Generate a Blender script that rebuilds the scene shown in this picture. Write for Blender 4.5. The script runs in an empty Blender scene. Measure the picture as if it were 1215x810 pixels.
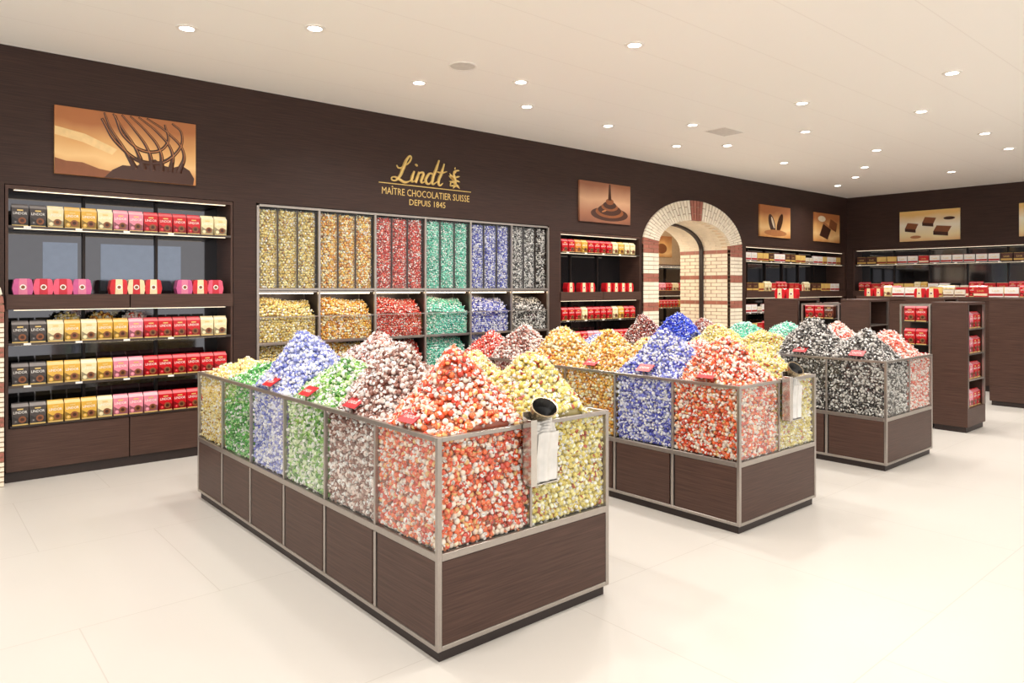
import bpy, bmesh, math, random
import numpy as np
from mathutils import Matrix, Vector
random.seed(7)
scene = bpy.context.scene
COL = scene.collection
CAM_H = 1.55

# ------------------------------------------------------------------ helpers
def lin(c):
    o = []
    for v in c[:3]:
        v = v / 255.0
        o.append(v / 12.92 if v <= 0.04045 else ((v + 0.055) / 1.055) ** 2.4)
    return (o[0], o[1], o[2], 1.0)

def new_mat(name):
    m = bpy.data.materials.new(name)
    m.use_nodes = True
    nt = m.node_tree
    b = nt.nodes["Principled BSDF"]
    return m, nt, b

def mat(name, rgb, rough=0.5, metal=0.0, var=0.06, scale=20.0, emit=0.0, spec=0.5, bump=0.0):
    m, nt, b = new_mat(name)
    tc = nt.nodes.new("ShaderNodeTexCoord")
    no = nt.nodes.new("ShaderNodeTexNoise")
    no.inputs["Scale"].default_value = scale
    cr = nt.nodes.new("ShaderNodeValToRGB")
    c = lin(rgb)
    cr.color_ramp.elements[0].position = 0.3
    cr.color_ramp.elements[1].position = 0.7
    cr.color_ramp.elements[0].color = tuple(max(0, x * (1 - var)) for x in c[:3]) + (1,)
    cr.color_ramp.elements[1].color = tuple(min(1, x * (1 + var)) for x in c[:3]) + (1,)
    nt.links.new(tc.outputs["Object"], no.inputs["Vector"])
    nt.links.new(no.outputs["Fac"], cr.inputs["Fac"])
    nt.links.new(cr.outputs["Color"], b.inputs["Base Color"])
    b.inputs["Roughness"].default_value = rough
    b.inputs["Metallic"].default_value = metal
    b.inputs["Specular IOR Level"].default_value = spec
    if emit > 0:
        b.inputs["Emission Color"].default_value = c
        b.inputs["Emission Strength"].default_value = emit
    if bump > 0:
        bp = nt.nodes.new("ShaderNodeBump")
        bp.inputs["Strength"].default_value = bump
        bp.inputs["Distance"].default_value = 0.01
        nt.links.new(no.outputs["Fac"], bp.inputs["Height"])
        nt.links.new(bp.outputs["Normal"], b.inputs["Normal"])
    return m

def wood(name, a, b_, rough=0.45, sc=(1.2, 1.2, 45)):
    m, nt, b = new_mat(name)
    tc = nt.nodes.new("ShaderNodeTexCoord")
    mp = nt.nodes.new("ShaderNodeMapping")
    mp.inputs["Scale"].default_value = sc
    no = nt.nodes.new("ShaderNodeTexNoise")
    no.inputs["Scale"].default_value = 3.0
    no.inputs["Detail"].default_value = 6.0
    cr = nt.nodes.new("ShaderNodeValToRGB")
    cr.color_ramp.elements[0].position = 0.3
    cr.color_ramp.elements[1].position = 0.7
    cr.color_ramp.elements[0].color = lin(a)
    cr.color_ramp.elements[1].color = lin(b_)
    nt.links.new(tc.outputs["Object"], mp.inputs["Vector"])
    nt.links.new(mp.outputs["Vector"], no.inputs["Vector"])
    nt.links.new(no.outputs["Fac"], cr.inputs["Fac"])
    nt.links.new(cr.outputs["Color"], b.inputs["Base Color"])
    b.inputs["Roughness"].default_value = rough
    b.inputs["Specular IOR Level"].default_value = 0.3
    return m

def tiles(name, a, b_, mortar, bw, rh, ms, rough, scale=1.0, spec=0.5):
    m, nt, b = new_mat(name)
    tc = nt.nodes.new("ShaderNodeTexCoord")
    br = nt.nodes.new("ShaderNodeTexBrick")
    br.inputs["Color1"].default_value = lin(a)
    br.inputs["Color2"].default_value = lin(b_)
    br.inputs["Mortar"].default_value = lin(mortar)
    br.inputs["Scale"].default_value = scale
    br.inputs["Mortar Size"].default_value = ms
    br.inputs["Mortar Smooth"].default_value = 0.3
    br.inputs["Brick Width"].default_value = bw
    br.inputs["Row Height"].default_value = rh
    nt.links.new(tc.outputs["Object"], br.inputs["Vector"])
    nt.links.new(br.outputs["Color"], b.inputs["Base Color"])
    b.inputs["Roughness"].default_value = rough
    b.inputs["Specular IOR Level"].default_value = spec
    return m

def glass_mat(name, tint=(0.98, 0.985, 0.98), refl=0.02):
    m = bpy.data.materials.new(name)
    m.use_nodes = True
    nt = m.node_tree
    for n in list(nt.nodes):
        nt.nodes.remove(n)
    out = nt.nodes.new("ShaderNodeOutputMaterial")
    mix = nt.nodes.new("ShaderNodeMixShader")
    tr = nt.nodes.new("ShaderNodeBsdfTransparent")
    tr.inputs["Color"].default_value = (*tint, 1)
    gl = nt.nodes.new("ShaderNodeBsdfGlossy")
    gl.inputs["Roughness"].default_value = 0.03
    lw = nt.nodes.new("ShaderNodeLayerWeight")
    lw.inputs["Blend"].default_value = 0.2
    mu = nt.nodes.new("ShaderNodeMath")
    mu.operation = 'MULTIPLY_ADD'
    mu.inputs[1].default_value = 0.18
    mu.inputs[2].default_value = refl
    nt.links.new(lw.outputs["Fresnel"], mu.inputs[0])
    nt.links.new(mu.outputs[0], mix.inputs["Fac"])
    nt.links.new(tr.outputs[0], mix.inputs[1])
    nt.links.new(gl.outputs[0], mix.inputs[2])
    nt.links.new(mix.outputs[0], out.inputs["Surface"])
    return m

def gradient_mat(name, cols, axis=0, size=1.0, wob=0.25, rough=0.5):
    m, nt, b = new_mat(name)
    tc = nt.nodes.new("ShaderNodeTexCoord")
    sp = nt.nodes.new("ShaderNodeSeparateXYZ")
    no = nt.nodes.new("ShaderNodeTexNoise")
    no.inputs["Scale"].default_value = 2.2
    ma = nt.nodes.new("ShaderNodeMath"); ma.operation = 'MULTIPLY_ADD'
    ma.inputs[1].default_value = 1.0 / size
    mb = nt.nodes.new("ShaderNodeMath"); mb.operation = 'MULTIPLY'
    mb.inputs[1].default_value = wob
    nt.links.new(tc.outputs["Object"], sp.inputs[0])
    nt.links.new(tc.outputs["Object"], no.inputs["Vector"])
    nt.links.new(no.outputs["Fac"], mb.inputs[0])
    nt.links.new(sp.outputs[axis], ma.inputs[0])
    nt.links.new(mb.outputs[0], ma.inputs[2])
    cr = nt.nodes.new("ShaderNodeValToRGB")
    while len(cr.color_ramp.elements) < len(cols):
        cr.color_ramp.elements.new(0.5)
    for i, c in enumerate(cols):
        cr.color_ramp.elements[i].position = i / (len(cols) - 1)
        cr.color_ramp.elements[i].color = lin(c)
    nt.links.new(ma.outputs[0], cr.inputs["Fac"])
    nt.links.new(cr.outputs["Color"], b.inputs["Base Color"])
    b.inputs["Roughness"].default_value = rough
    return m

class MB:
    def __init__(s):
        s.v = []; s.f = []; s.m = []
    def add(s, vs, fs, mi=0):
        o = len(s.v)
        s.v += [tuple(p) for p in vs]
        for f in fs:
            s.f.append(tuple(i + o for i in f)); s.m.append(mi)
    def box(s, x0, x1, y0, y1, z0, z1, mi=0):
        s.add([(x0,y0,z0),(x1,y0,z0),(x1,y1,z0),(x0,y1,z0),(x0,y0,z1),(x1,y0,z1),(x1,y1,z1),(x0,y1,z1)],
              [(0,3,2,1),(4,5,6,7),(0,1,5,4),(1,2,6,5),(2,3,7,6),(3,0,4,7)], mi)
    def hexa(s, p, mi=0):
        s.add(p, [(0,3,2,1),(4,5,6,7),(0,1,5,4),(1,2,6,5),(2,3,7,6),(3,0,4,7)], mi)
    def cyl(s, c, r, h, n=20, mi=0, r2=None, axis='z'):
        r2 = r if r2 is None else r2
        vs = []
        for k, (rr, hh) in enumerate(((r, 0), (r2, h))):
            for i in range(n):
                a = 2 * math.pi * i / n
                p = (rr * math.cos(a), rr * math.sin(a), hh)
                if axis == 'y': p = (p[0], p[2], p[1])
                vs.append((c[0] + p[0], c[1] + p[1], c[2] + p[2]))
        fs = [(i, (i + 1) % n, n + (i + 1) % n, n + i) for i in range(n)]
        fs += [tuple(range(n - 1, -1, -1)), tuple(range(n, 2 * n))]
        s.add(vs, fs, mi)
    def poly(s, pts, y0, y1, mi=0):
        n = len(pts)
        vs = [(p[0], y0, p[1]) for p in pts] + [(p[0], y1, p[1]) for p in pts]
        fs = [(i, (i + 1) % n, n + (i + 1) % n, n + i) for i in range(n)]
        fs += [tuple(range(n - 1, -1, -1)), tuple(range(n, 2 * n))]
        s.add(vs, fs, mi)
    def mesh(s, name, mats):
        me = bpy.data.meshes.new(name)
        me.from_pydata(s.v, [], s.f)
        for m in mats: me.materials.append(m)
        me.polygons.foreach_set("material_index", s.m)
        bm = bmesh.new(); bm.from_mesh(me)
        bmesh.ops.recalc_face_normals(bm, faces=bm.faces)
        bm.to_mesh(me); bm.free()
        me.update()
        return me

def put(name, data, parent=None, loc=(0, 0, 0), rot=(0, 0, 0), label=None, category=None, group=None, kind=None):
    o = bpy.data.objects.new(name, data)
    COL.objects.link(o)
    o.location = loc
    o.rotation_euler = rot
    if parent is not None: o.parent = parent
    if label: o["label"] = label
    if category: o["category"] = category
    if group: o["group"] = group
    if kind: o["kind"] = kind
    return o

def bevel(o, w=0.003, seg=1):
    md = o.modifiers.new("bevel", 'BEVEL'); md.width = w; md.segments = seg; md.limit_method = 'ANGLE'
    return o

def curve_mesh(strokes, r, name="strokes", res=6, flat=None):
    cu = bpy.data.curves.new(name, 'CURVE'); cu.dimensions = '3D'
    cu.bevel_depth = r; cu.bevel_resolution = 1; cu.resolution_u = res; cu.use_fill_caps = True
    for st in strokes:
        sp = cu.splines.new('BEZIER'); sp.bezier_points.add(len(st) - 1)
        for i, p in enumerate(st):
            bp = sp.bezier_points[i]
            bp.co = p[:3]; bp.radius = p[3] if len(p) > 3 else 1.0
            bp.handle_left_type = bp.handle_right_type = 'AUTO'
    o = bpy.data.objects.new(name, cu); COL.objects.link(o)
    bpy.context.view_layer.update()
    dg = bpy.context.evaluated_depsgraph_get()
    me = bpy.data.meshes.new_from_object(o.evaluated_get(dg))
    bpy.data.objects.remove(o)
    return me

def text_data(s, width=None, height=None, ext=0.0):
    cu = bpy.data.curves.new("txt", 'FONT'); cu.body = s; cu.resolution_u = 2; cu.extrude = ext
    cu.align_x = 'CENTER'
    o = bpy.data.objects.new("txt", cu); COL.objects.link(o)
    bpy.context.view_layer.update()
    dg = bpy.context.evaluated_depsgraph_get()
    me = bpy.data.meshes.new_from_object(o.evaluated_get(dg))
    bpy.data.objects.remove(o)
    vs = np.array([v.co[:] for v in me.vertices]); fs = [tuple(p.vertices) for p in me.polygons]
    mn = vs.min(0); mx = vs.max(0)
    sx = width / (mx[0] - mn[0]); sy = (height / (mx[1] - mn[1])) if height else sx
    vs[:, 0] = (vs[:, 0] - (mn[0] + mx[0]) / 2) * sx
    vs[:, 1] = (vs[:, 1] - mn[1]) * sy
    bpy.data.meshes.remove(me)
    return vs, fs

def add_text(mb, td, x, y, z, mi):
    vs, fs = td
    mb.add([(x + v[0], y - v[2], z + v[1]) for v in vs], fs, mi)

# ------------------------------------------------------------------ materials
M_WALL = wood("dark_brown_wall_laminate", (47, 31, 26), (66, 45, 38), 0.5)
M_WOOD = wood("dark_brown_wood", (62, 43, 36), (86, 62, 53), 0.42)
M_DARK = mat("near_black_brown", (40, 28, 25), 0.5)
M_FLOOR = tiles("cream_stone_floor", (202, 197, 190), (201, 196, 189), (188, 182, 174), 1.25, 1.25, 0.003, 0.36, spec=0.4)
M_CEIL = tiles("ivory_ceiling_panels", (252, 248, 241), (252, 248, 241), (244, 239, 232), 40.0, 0.62, 0.005, 0.6, spec=0.2)
M_STEEL = mat("champagne_steel", (170, 162, 155), 0.28, 0.8, 0.04, 40)
M_POL = mat("polished_steel", (206, 200, 192), 0.16, 0.9, 0.03, 30)
M_STEELD = mat("dark_bronze_metal", (90, 82, 78), 0.35, 0.8, 0.05)
M_GLASS = glass_mat("clear_glass")
M_MIRROR = mat("smoked_mirror", (96, 96, 100), 0.06, 0.9, 0.02)
M_PANE = mat("blue_grey_window_reflection", (120, 128, 142), 0.12, 0.85, 0.03)  # window reflection in the shelf mirror, put in as a bluish pane colour
M_GOLD = mat("glowing_gold_leaf", (216, 184, 112), 0.35, 0.3, 0.05, emit=0.15)  # faint glow put into the gold, which is no lamp
M_CREAMB = mat("cream_glazed_brick", (236, 225, 204), 0.4, 0, 0.08, 6, bump=0.1)
M_REDB = mat("terracotta_red_brick", (160, 100, 84), 0.5, 0, 0.15, 8, bump=0.1)
M_MORT = mat("brown_mortar", (166, 138, 114), 0.8)
M_VAULT = mat("warm_plaster", (226, 206, 176), 0.7)
M_WHITE = mat("white_card", (240, 236, 230), 0.5)
M_LED = mat("warm_led", (255, 232, 196), 0.5, emit=7.0)
M_LEDS = mat("dim_shelf_led", (255, 236, 205), 0.5, emit=1.6)
M_LAMP = mat("lamp_glow", (255, 248, 238), 0.5, emit=14.0)
M_TRIM = mat("white_lamp_trim", (245, 240, 232), 0.4)
M_CHOC = mat("chocolate_brown", (66, 33, 18), 0.3)
M_CHOC2 = mat("milk_chocolate", (134, 78, 44), 0.35)
M_CHOC3 = mat("chocolate_highlight", (180, 118, 72), 0.35)
M_REDCARD = mat("red_card", (196, 26, 34), 0.4)
M_BLACK = mat("black_plastic", (22, 19, 18), 0.3)
M_BAG = mat("white_film_bag", (222, 220, 216), 0.15, 0.35, 0.1, 14, bump=0.2)
M_GREY = mat("grey_grille", (218, 212, 204), 0.6)

M_FOIL, nt, b = new_mat("crinkled_foil")
at = nt.nodes.new("ShaderNodeAttribute"); at.attribute_name = "foil"
nt.links.new(at.outputs["Color"], b.inputs["Base Color"])
b.inputs["Roughness"].default_value = 0.24
b.inputs["Metallic"].default_value = 0.05
b.inputs["Specular IOR Level"].default_value = 0.9

# ------------------------------------------------------------------ room shell
D = 6.90; CH = 3.48; XR = 15.40
def structure(name, mb, mats, label):
    return put(name, mb.mesh(name, mats), label=label, category=name.split("_")[0], kind="structure")

m = MB(); m.box(-3, 16.2, -3, 11.2, -0.1, 0)
structure("floor", m, [M_FLOOR], "cream polished stone tile floor with faint joints")
m = MB(); m.box(-3, 16.2, -3, 7.4, CH, CH + 0.1)
structure("ceiling", m, [M_CEIL], "ivory ceiling of long flush panels")

AC, AO, AI, ASP, ARO, ARI = 9.893, 1.363, 0.99, 2.22, 0.76, 0.44
m = MB()
for (a, b0, z0) in ((-3, 0.633, 0), (0.633, 2.425, 2.38), (2.425, 2.644, 0), (2.644, 6.581, 2.385), (6.581, 6.786, 0),
                    (6.786, 8.498, 2.33), (8.498, 8.53, 0), (11.256, 11.40, 0), (11.40, 15.30, 2.33), (15.30, 16.2, 0)):
    m.box(a, b0, D, D + 0.45, z0, CH)
for (a, b0) in ((0.633, 2.425), (2.644, 6.581), (6.786, 8.498), (11.40, 15.30)):
    m.box(a, b0, D + 0.42, D + 0.47, 0, 2.4)
N = 32
for i in range(N):
    t0 = math.pi * i / N; t1 = math.pi * (i + 1) / N
    xa = AC + AO * math.cos(t0); za = ASP + ARO * math.sin(t0)
    xb = AC + AO * math.cos(t1); zb = ASP + ARO * math.sin(t1)
    m.hexa([(xb, D, zb), (xa, D, za), (xa, D + 0.45, za), (xb, D + 0.45, zb),
            (xb, D, CH), (xa, D, CH), (xa, D + 0.45, CH), (xb, D + 0.45, CH)])
structure("wall_back", m, [M_WALL], "dark brown grained wall with recesses and an arched opening")
m = MB()
m.box(XR, 16.2, -3, 2.0, 0, CH); m.box(XR, 16.2, 2.0, 6.78, 2.38, CH); m.box(XR, 16.2, 6.78, 6.9, 0, CH)
m.box(XR + 0.42, 16.2, 2.0, 6.78, 0, 2.4)
structure("wall_right", m, [M_WALL], "dark brown grained side wall with a long shelf recess")
m = MB()
m.box(8.0, 16.2, 10.6, 10.7, 0, CH); m.box(8.0, 8.1, 7.4, 10.6, 0, CH); m.box(16.1, 16.2, 7.4, 10.6, 0, CH)
structure("wall_rear", m, [mat("warm_beige_paint", (196, 168, 134), 0.6)], "warm beige wall of the room behind the archway")
m = MB(); m.box(8.0, 16.2, 7.4, 10.7, 3.0, 3.1)
structure("ceiling_rear", m, [M_CEIL], "ivory ceiling of the room behind the archway")

# ------------------------------------------------------------------ brick archways
def archway(name, cx, ao, ai, zs, ro, ri, y0, depth, label, strip=True):
    r = put(name, None, loc=(cx, y0, 0), label=label, category="brick archway")
    NC = 35
    for sgn in (-1, 1):
        ft = MB()
        xa, xb = sorted((sgn * ao, sgn * ai))
        ft.box(xa + 0.004, xb - 0.004, 0.008, depth - 0.01, 0, zs, 2)
        ch = zs / NC; wd = xb - xa
        for k in range(NC):
            red = (k % 7) in (5, 6)
            mi = 1 if red else 0
            z0 = k * ch + 0.005; z1 = (k + 1) * ch - 0.005
            cuts = [0, 0.66, 1] if k % 2 else [0, 0.34, 1]
            for c in range(2):
                ft.box(xa + wd * cuts[c] + 0.004, xa + wd * cuts[c + 1] - 0.004, 0, 0.06, z0, z1, mi)
            yy = 0.064 + (0.11 if k % 2 else 0.0)
            mj = mi if k % 7 == 6 else 0
            xi0, xi1 = (xb - 0.03, xb) if sgn < 0 else (xa, xa + 0.03)
            if k % 2: ft.box(xi0, xi1, 0.064, 0.17, z0, z1, mj)
            while yy < depth - 0.02:
                ye = min(yy + 0.21, depth)
                ft.box(xi0, xi1, yy + 0.004, ye - 0.004, z0, z1, mj); yy += 0.22
        put("pier", ft.mesh("pier", [M_CREAMB, M_REDB, M_MORT]), r)
    rg = MB(); NB = 46
    def P(t, f):
        return ((ai + (ao - ai) * f) * math.cos(t), zs + (ri + (ro - ri) * f) * math.sin(t))
    for i in range(NB):
        t0 = math.pi * (i + 0.10) / NB; t1 = math.pi * (i + 0.90) / NB
        deg = 180 * (i + 0.5) / NB
        red = abs(deg - 90) < 6 or deg < 8 or deg > 172
        fr = [0, 0.31, 0.35, 1] if i % 2 else [0, 0.65, 0.69, 1]
        for (fa, fb) in ((fr[0], fr[1]), (fr[2], fr[3])):
            a = P(t0, fa); b1 = P(t1, fa); c = P(t0, fb); d = P(t1, fb)
            rg.hexa([(b1[0], 0, b1[1]), (a[0], 0, a[1]), (a[0], 0.06, a[1]), (b1[0], 0.06, b1[1]),
                     (d[0], 0, d[1]), (c[0], 0, c[1]), (c[0], 0.06, c[1]), (d[0], 0.06, d[1])], 1 if red else 0)
        yy = 0.066 + (0.11 if i % 2 else 0.0)
        while yy < depth - 0.02:
            ye = min(yy + 0.212, depth)
            a = P(t0, 0); b1 = P(t1, 0); c = P(t0, 0.06); d = P(t1, 0.06)
            rg.hexa([(b1[0], yy, b1[1]), (a[0], yy, a[1]), (a[0], ye, a[1]), (b1[0], ye, b1[1]),
                     (d[0], yy, d[1]), (c[0], yy, c[1]), (c[0], ye, c[1]), (d[0], ye, d[1])], 0)
            yy += 0.22
        T0 = math.pi * i / NB; T1 = math.pi * (i + 1) / NB
        a = P(T0, 0.03); b1 = P(T1, 0.03); c = P(T0, 0.98); d = P(T1, 0.98)
        for (ya, yb, mm) in ((0.012, 0.062, 3), (0.062, depth - 0.004, 2)):
            rg.hexa([(b1[0], ya, b1[1]), (a[0], ya, a[1]), (a[0], yb, a[1]), (b1[0], yb, b1[1]),
                     (d[0], ya, d[1]), (c[0], ya, c[1]), (c[0], yb, c[1]), (d[0], yb, d[1])], mm)
    put("arch_ring", rg.mesh("arch_ring", [M_CREAMB, M_REDB, M_VAULT, M_MORT]), r)
    if strip:
        s = MB(); ys, ye = depth * 0.52, depth * 0.52 + 0.07
        s.box(-ai - 0.01, -ai + 0.035, ys, ye, 0, zs); s.box(ai - 0.035, ai + 0.01, ys, ye, 0, zs)
        for i in range(NB):
            T0 = math.pi * i / NB; T1 = math.pi * (i + 1) / NB
            def Q(t, d_): return ((ai - d_) * math.cos(t), zs + (ri - d_) * math.sin(t))
            a = Q(T0, 0.035); b1 = Q(T1, 0.035); c = Q(T0, -0.01); d = Q(T1, -0.01)
            s.hexa([(b1[0], ys, b1[1]), (a[0], ys, a[1]), (a[0], ye, a[1]), (b1[0], ye, b1[1]),
                    (d[0], ys, d[1]), (c[0], ys, c[1]), (c[0], ye, c[1]), (d[0], ye, d[1])])
        put("door_track", s.mesh("door_track", [M_DARK]), r, label="dark metal track inside the arch")
    return r
archway("brick_archway", AC, AO, AI, ASP, ARO, ARI, D - 0.03, 1.05, "cream glazed brick archway with red bands between shelf recesses")
archway("brick_archway", -0.735, 1.363, 1.0, 1.36, 1.0, 0.68, D - 0.09, 0.085, "cream and red brick archway beside the tall shelf recess", strip=False)

# ------------------------------------------------------------------ candies
def template(sub, nf):
    bm = bmesh.new(); bmesh.ops.create_icosphere(bm, subdivisions=sub, radius=1.0)
    V = [v.co[:] for v in bm.verts]; F = []; C = []
    for f in bm.faces:
        F.append([v.index for v in f.verts]); c = f.calc_center_median()
        C.append(1 if (abs(c.z) < 0.5 and c.x > 0.1) else (2 if abs(c.z) > 0.88 else 0))
    bm.free(); ns = len(F)
    for s in (-1, 1):
        o = len(V); V.append((0, 0, 0.92 * s))
        for i in range(nf):
            a = 2 * math.pi * i / nf
            rr = 0.62 if i % 2 else 0.48
            V.append((rr * math.cos(a), rr * math.sin(a) * 0.8, (1.40 if i % 2 else 1.60) * s))
        for i in range(nf):
            F.append([o, o + 1 + i, o + 1 + (i + 1) % nf]); C.append(2)
    return np.array(V), np.array(F), np.array(C), ns
T_HI = template(2, 8); T_LO = template(1, 4)

def P_(main, band, fan, core):
    g = lambda l: np.array([lin(c)[:3] for c in l])
    return dict(main=g(main), band=g(band), fan=g(fan), core=np.array(lin(core)[:3]))
W = (250, 246, 242)
PAL = {
 'orange': P_([(222,76,32),(236,108,52),(200,54,26),(240,224,208)], [W,(248,220,190),(130,56,30),(224,180,110)], [W,W,(242,228,220),(242,160,116)], (180,96,70)),
 'yellow': P_([(222,204,110),(238,226,150),(208,186,84)], [W,(250,244,206),(170,70,44)], [W,W,(248,244,220),(234,222,160)], (190,174,116)),
 'brown': P_([(104,58,46),(126,76,62),(150,106,94),(226,210,202)], [W,(230,206,196)], [W,W,(232,216,208),(190,146,132)], (134,98,88)),
 'pinkbrown': P_([(162,92,78),(196,134,122),(118,64,54),(236,216,208)], [W,(240,214,206)], [W,W,(240,222,216)], (154,112,102)),
 'maroon': P_([(130,42,36),(160,66,52),(100,36,32)], [W,(220,180,160)], [(226,196,184),W], (110,54,48)),
 'green': P_([(84,152,50),(130,186,78),(62,126,46),(216,226,196)], [W,(214,230,180)], [W,W,(222,234,196),(160,202,116)], (110,144,82)),
 'dgreen': P_([(56,154,60),(100,182,86),(40,122,46)], [W,(170,216,140)], [W,(206,232,188),(124,196,104)], (78,132,78)),
 'blue': P_([(120,130,202),(152,160,220),(104,112,188),(220,222,240)], [W,(226,228,244)], [W,W,(218,220,240),(170,176,220)], (136,144,190)),
 'rblue': P_([(82,90,186),(112,120,206),(64,68,160),(206,208,234)], [W,(220,222,244)], [W,W,(210,214,238),(140,146,214)], (116,122,178)),
 'vblue': P_([(36,58,210),(62,94,232),(28,44,176)], [(220,226,250),(76,106,234)], [(190,200,244),(84,116,230)], (46,62,166)),
 'gold': P_([(232,206,122),(242,222,150),(212,180,90)], [W,(250,242,208),(160,110,60)], [W,(250,242,208),(240,224,166)], (198,172,112)),
 'amber': P_([(236,174,70),(244,196,98),(222,150,54),(246,232,190)], [W,(250,234,184),(164,90,40)], [W,(250,238,196),(244,208,122)], (202,156,90)),
 'red': P_([(208,54,42),(224,80,64),(180,34,30)], [W,(240,180,160)], [W,(242,206,192),(232,116,98)], (168,72,60)),
 'teal': P_([(96,200,172),(130,218,194),(66,170,146)], [W,(220,244,234)], [W,(226,244,236),(156,220,198)], (114,172,152)),
 'black': P_([(50,46,45),(84,78,76),(38,35,35),(200,196,192)], [W,(218,214,210)], [W,W,(226,222,218),(150,144,141)], (116,111,108)),
 'rwhite': P_([(218,80,62),(236,124,100),(244,226,218)], [W,(250,226,214)], [W,W,(248,226,216)], (200,142,126)),
}
NAMEC = {'orange':'orange-red and white','yellow':'pale yellow and white','brown':'dark brown and silver','pinkbrown':'rosy brown and white',
 'maroon':'maroon','green':'green and silver','dgreen':'bright green','blue':'pale blue','rblue':'royal blue and white','vblue':'vivid blue',
 'gold':'gold','amber':'amber gold','red':'red','teal':'mint teal','black':'black and white','rwhite':'coral red and white'}

def candy_arrays(pts, tmpl, pal, rng, r):
    V, F, C, ns = tmpl; n = len(pts)
    q = rng.normal(size=(n, 4)); q /= np.linalg.norm(q, axis=1)[:, None]
    w, x, y, z = q.T
    R = np.stack([1-2*(y*y+z*z), 2*(x*y-z*w), 2*(x*z+y*w), 2*(x*y+z*w), 1-2*(x*x+z*z), 2*(y*z-x*w),
                  2*(x*z-y*w), 2*(y*z+x*w), 1-2*(x*x+y*y)], 1).reshape(n, 3, 3)
    sc = r * rng.uniform(0.94, 1.06, n)
    VV = np.einsum('nij,vj->nvi', R, V) * sc[:, None, None] + pts[:, None, :]
    FF = F[None] + (np.arange(n) * len(V))[:, None, None]
    a = pal['main'][rng.integers(0, len(pal['main']), n)]
    b_ = pal['band'][rng.integers(0, len(pal['band']), n)]
    c = pal['fan'][rng.integers(0, len(pal['fan']), n)]
    st = np.stack([a, b_, c], 1)
    jit = rng.uniform(0.93, 1.07, (n, len(F), 1)); jit[:, ns:] = rng.uniform(0.8, 1.1, (n, len(F) - ns, 1))  # per-face brightness varied in the colour to suggest crinkled foil sparkle
    CC = st[:, C, :] * jit * rng.uniform(0.88, 1.12, (n, 1, 1))
    SM = np.tile(np.arange(len(F)) < ns, n)
    return VV.reshape(-1, 3), FF.reshape(-1, 3), np.clip(CC.reshape(-1, 3), 0, 0.92), SM

def tri_mesh(name, V, F, C, SM):
    me = bpy.data.meshes.new(name)
    me.vertices.add(len(V)); me.vertices.foreach_set("co", V.astype(np.float32).ravel())
    me.loops.add(len(F) * 3); me.loops.foreach_set("vertex_index", F.astype(np.int32).ravel())
    me.polygons.add(len(F)); me.polygons.foreach_set("loop_start", np.arange(0, len(F) * 3, 3, dtype=np.int32))
    me.update(calc_edges=True)
    me.polygons.foreach_set("use_smooth", SM.astype(bool))
    at = me.attributes.new("foil", 'FLOAT_COLOR', 'FACE')
    at.data.foreach_set("color", np.concatenate([C, np.ones((len(C), 1))], 1).astype(np.float32).ravel())
    me.materials.append(M_FOIL)
    me.update()
    return me

def lattice(a0, a1, b0, b1, s, rng, j=0.20):
    out = []; b = b0; k = 0
    while b <= b1:
        a = a0 + (s / 2 if k % 2 else 0)
        while a <= a1:
            out.append((a, b)); a += s
        b += s * 0.87; k += 1
    p = np.array(out); p += rng.uniform(-j * s, j * s, p.shape)
    p[:, 0] = np.clip(p[:, 0], a0, a1); p[:, 1] = np.clip(p[:, 1], b0, b1)
    return p

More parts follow.
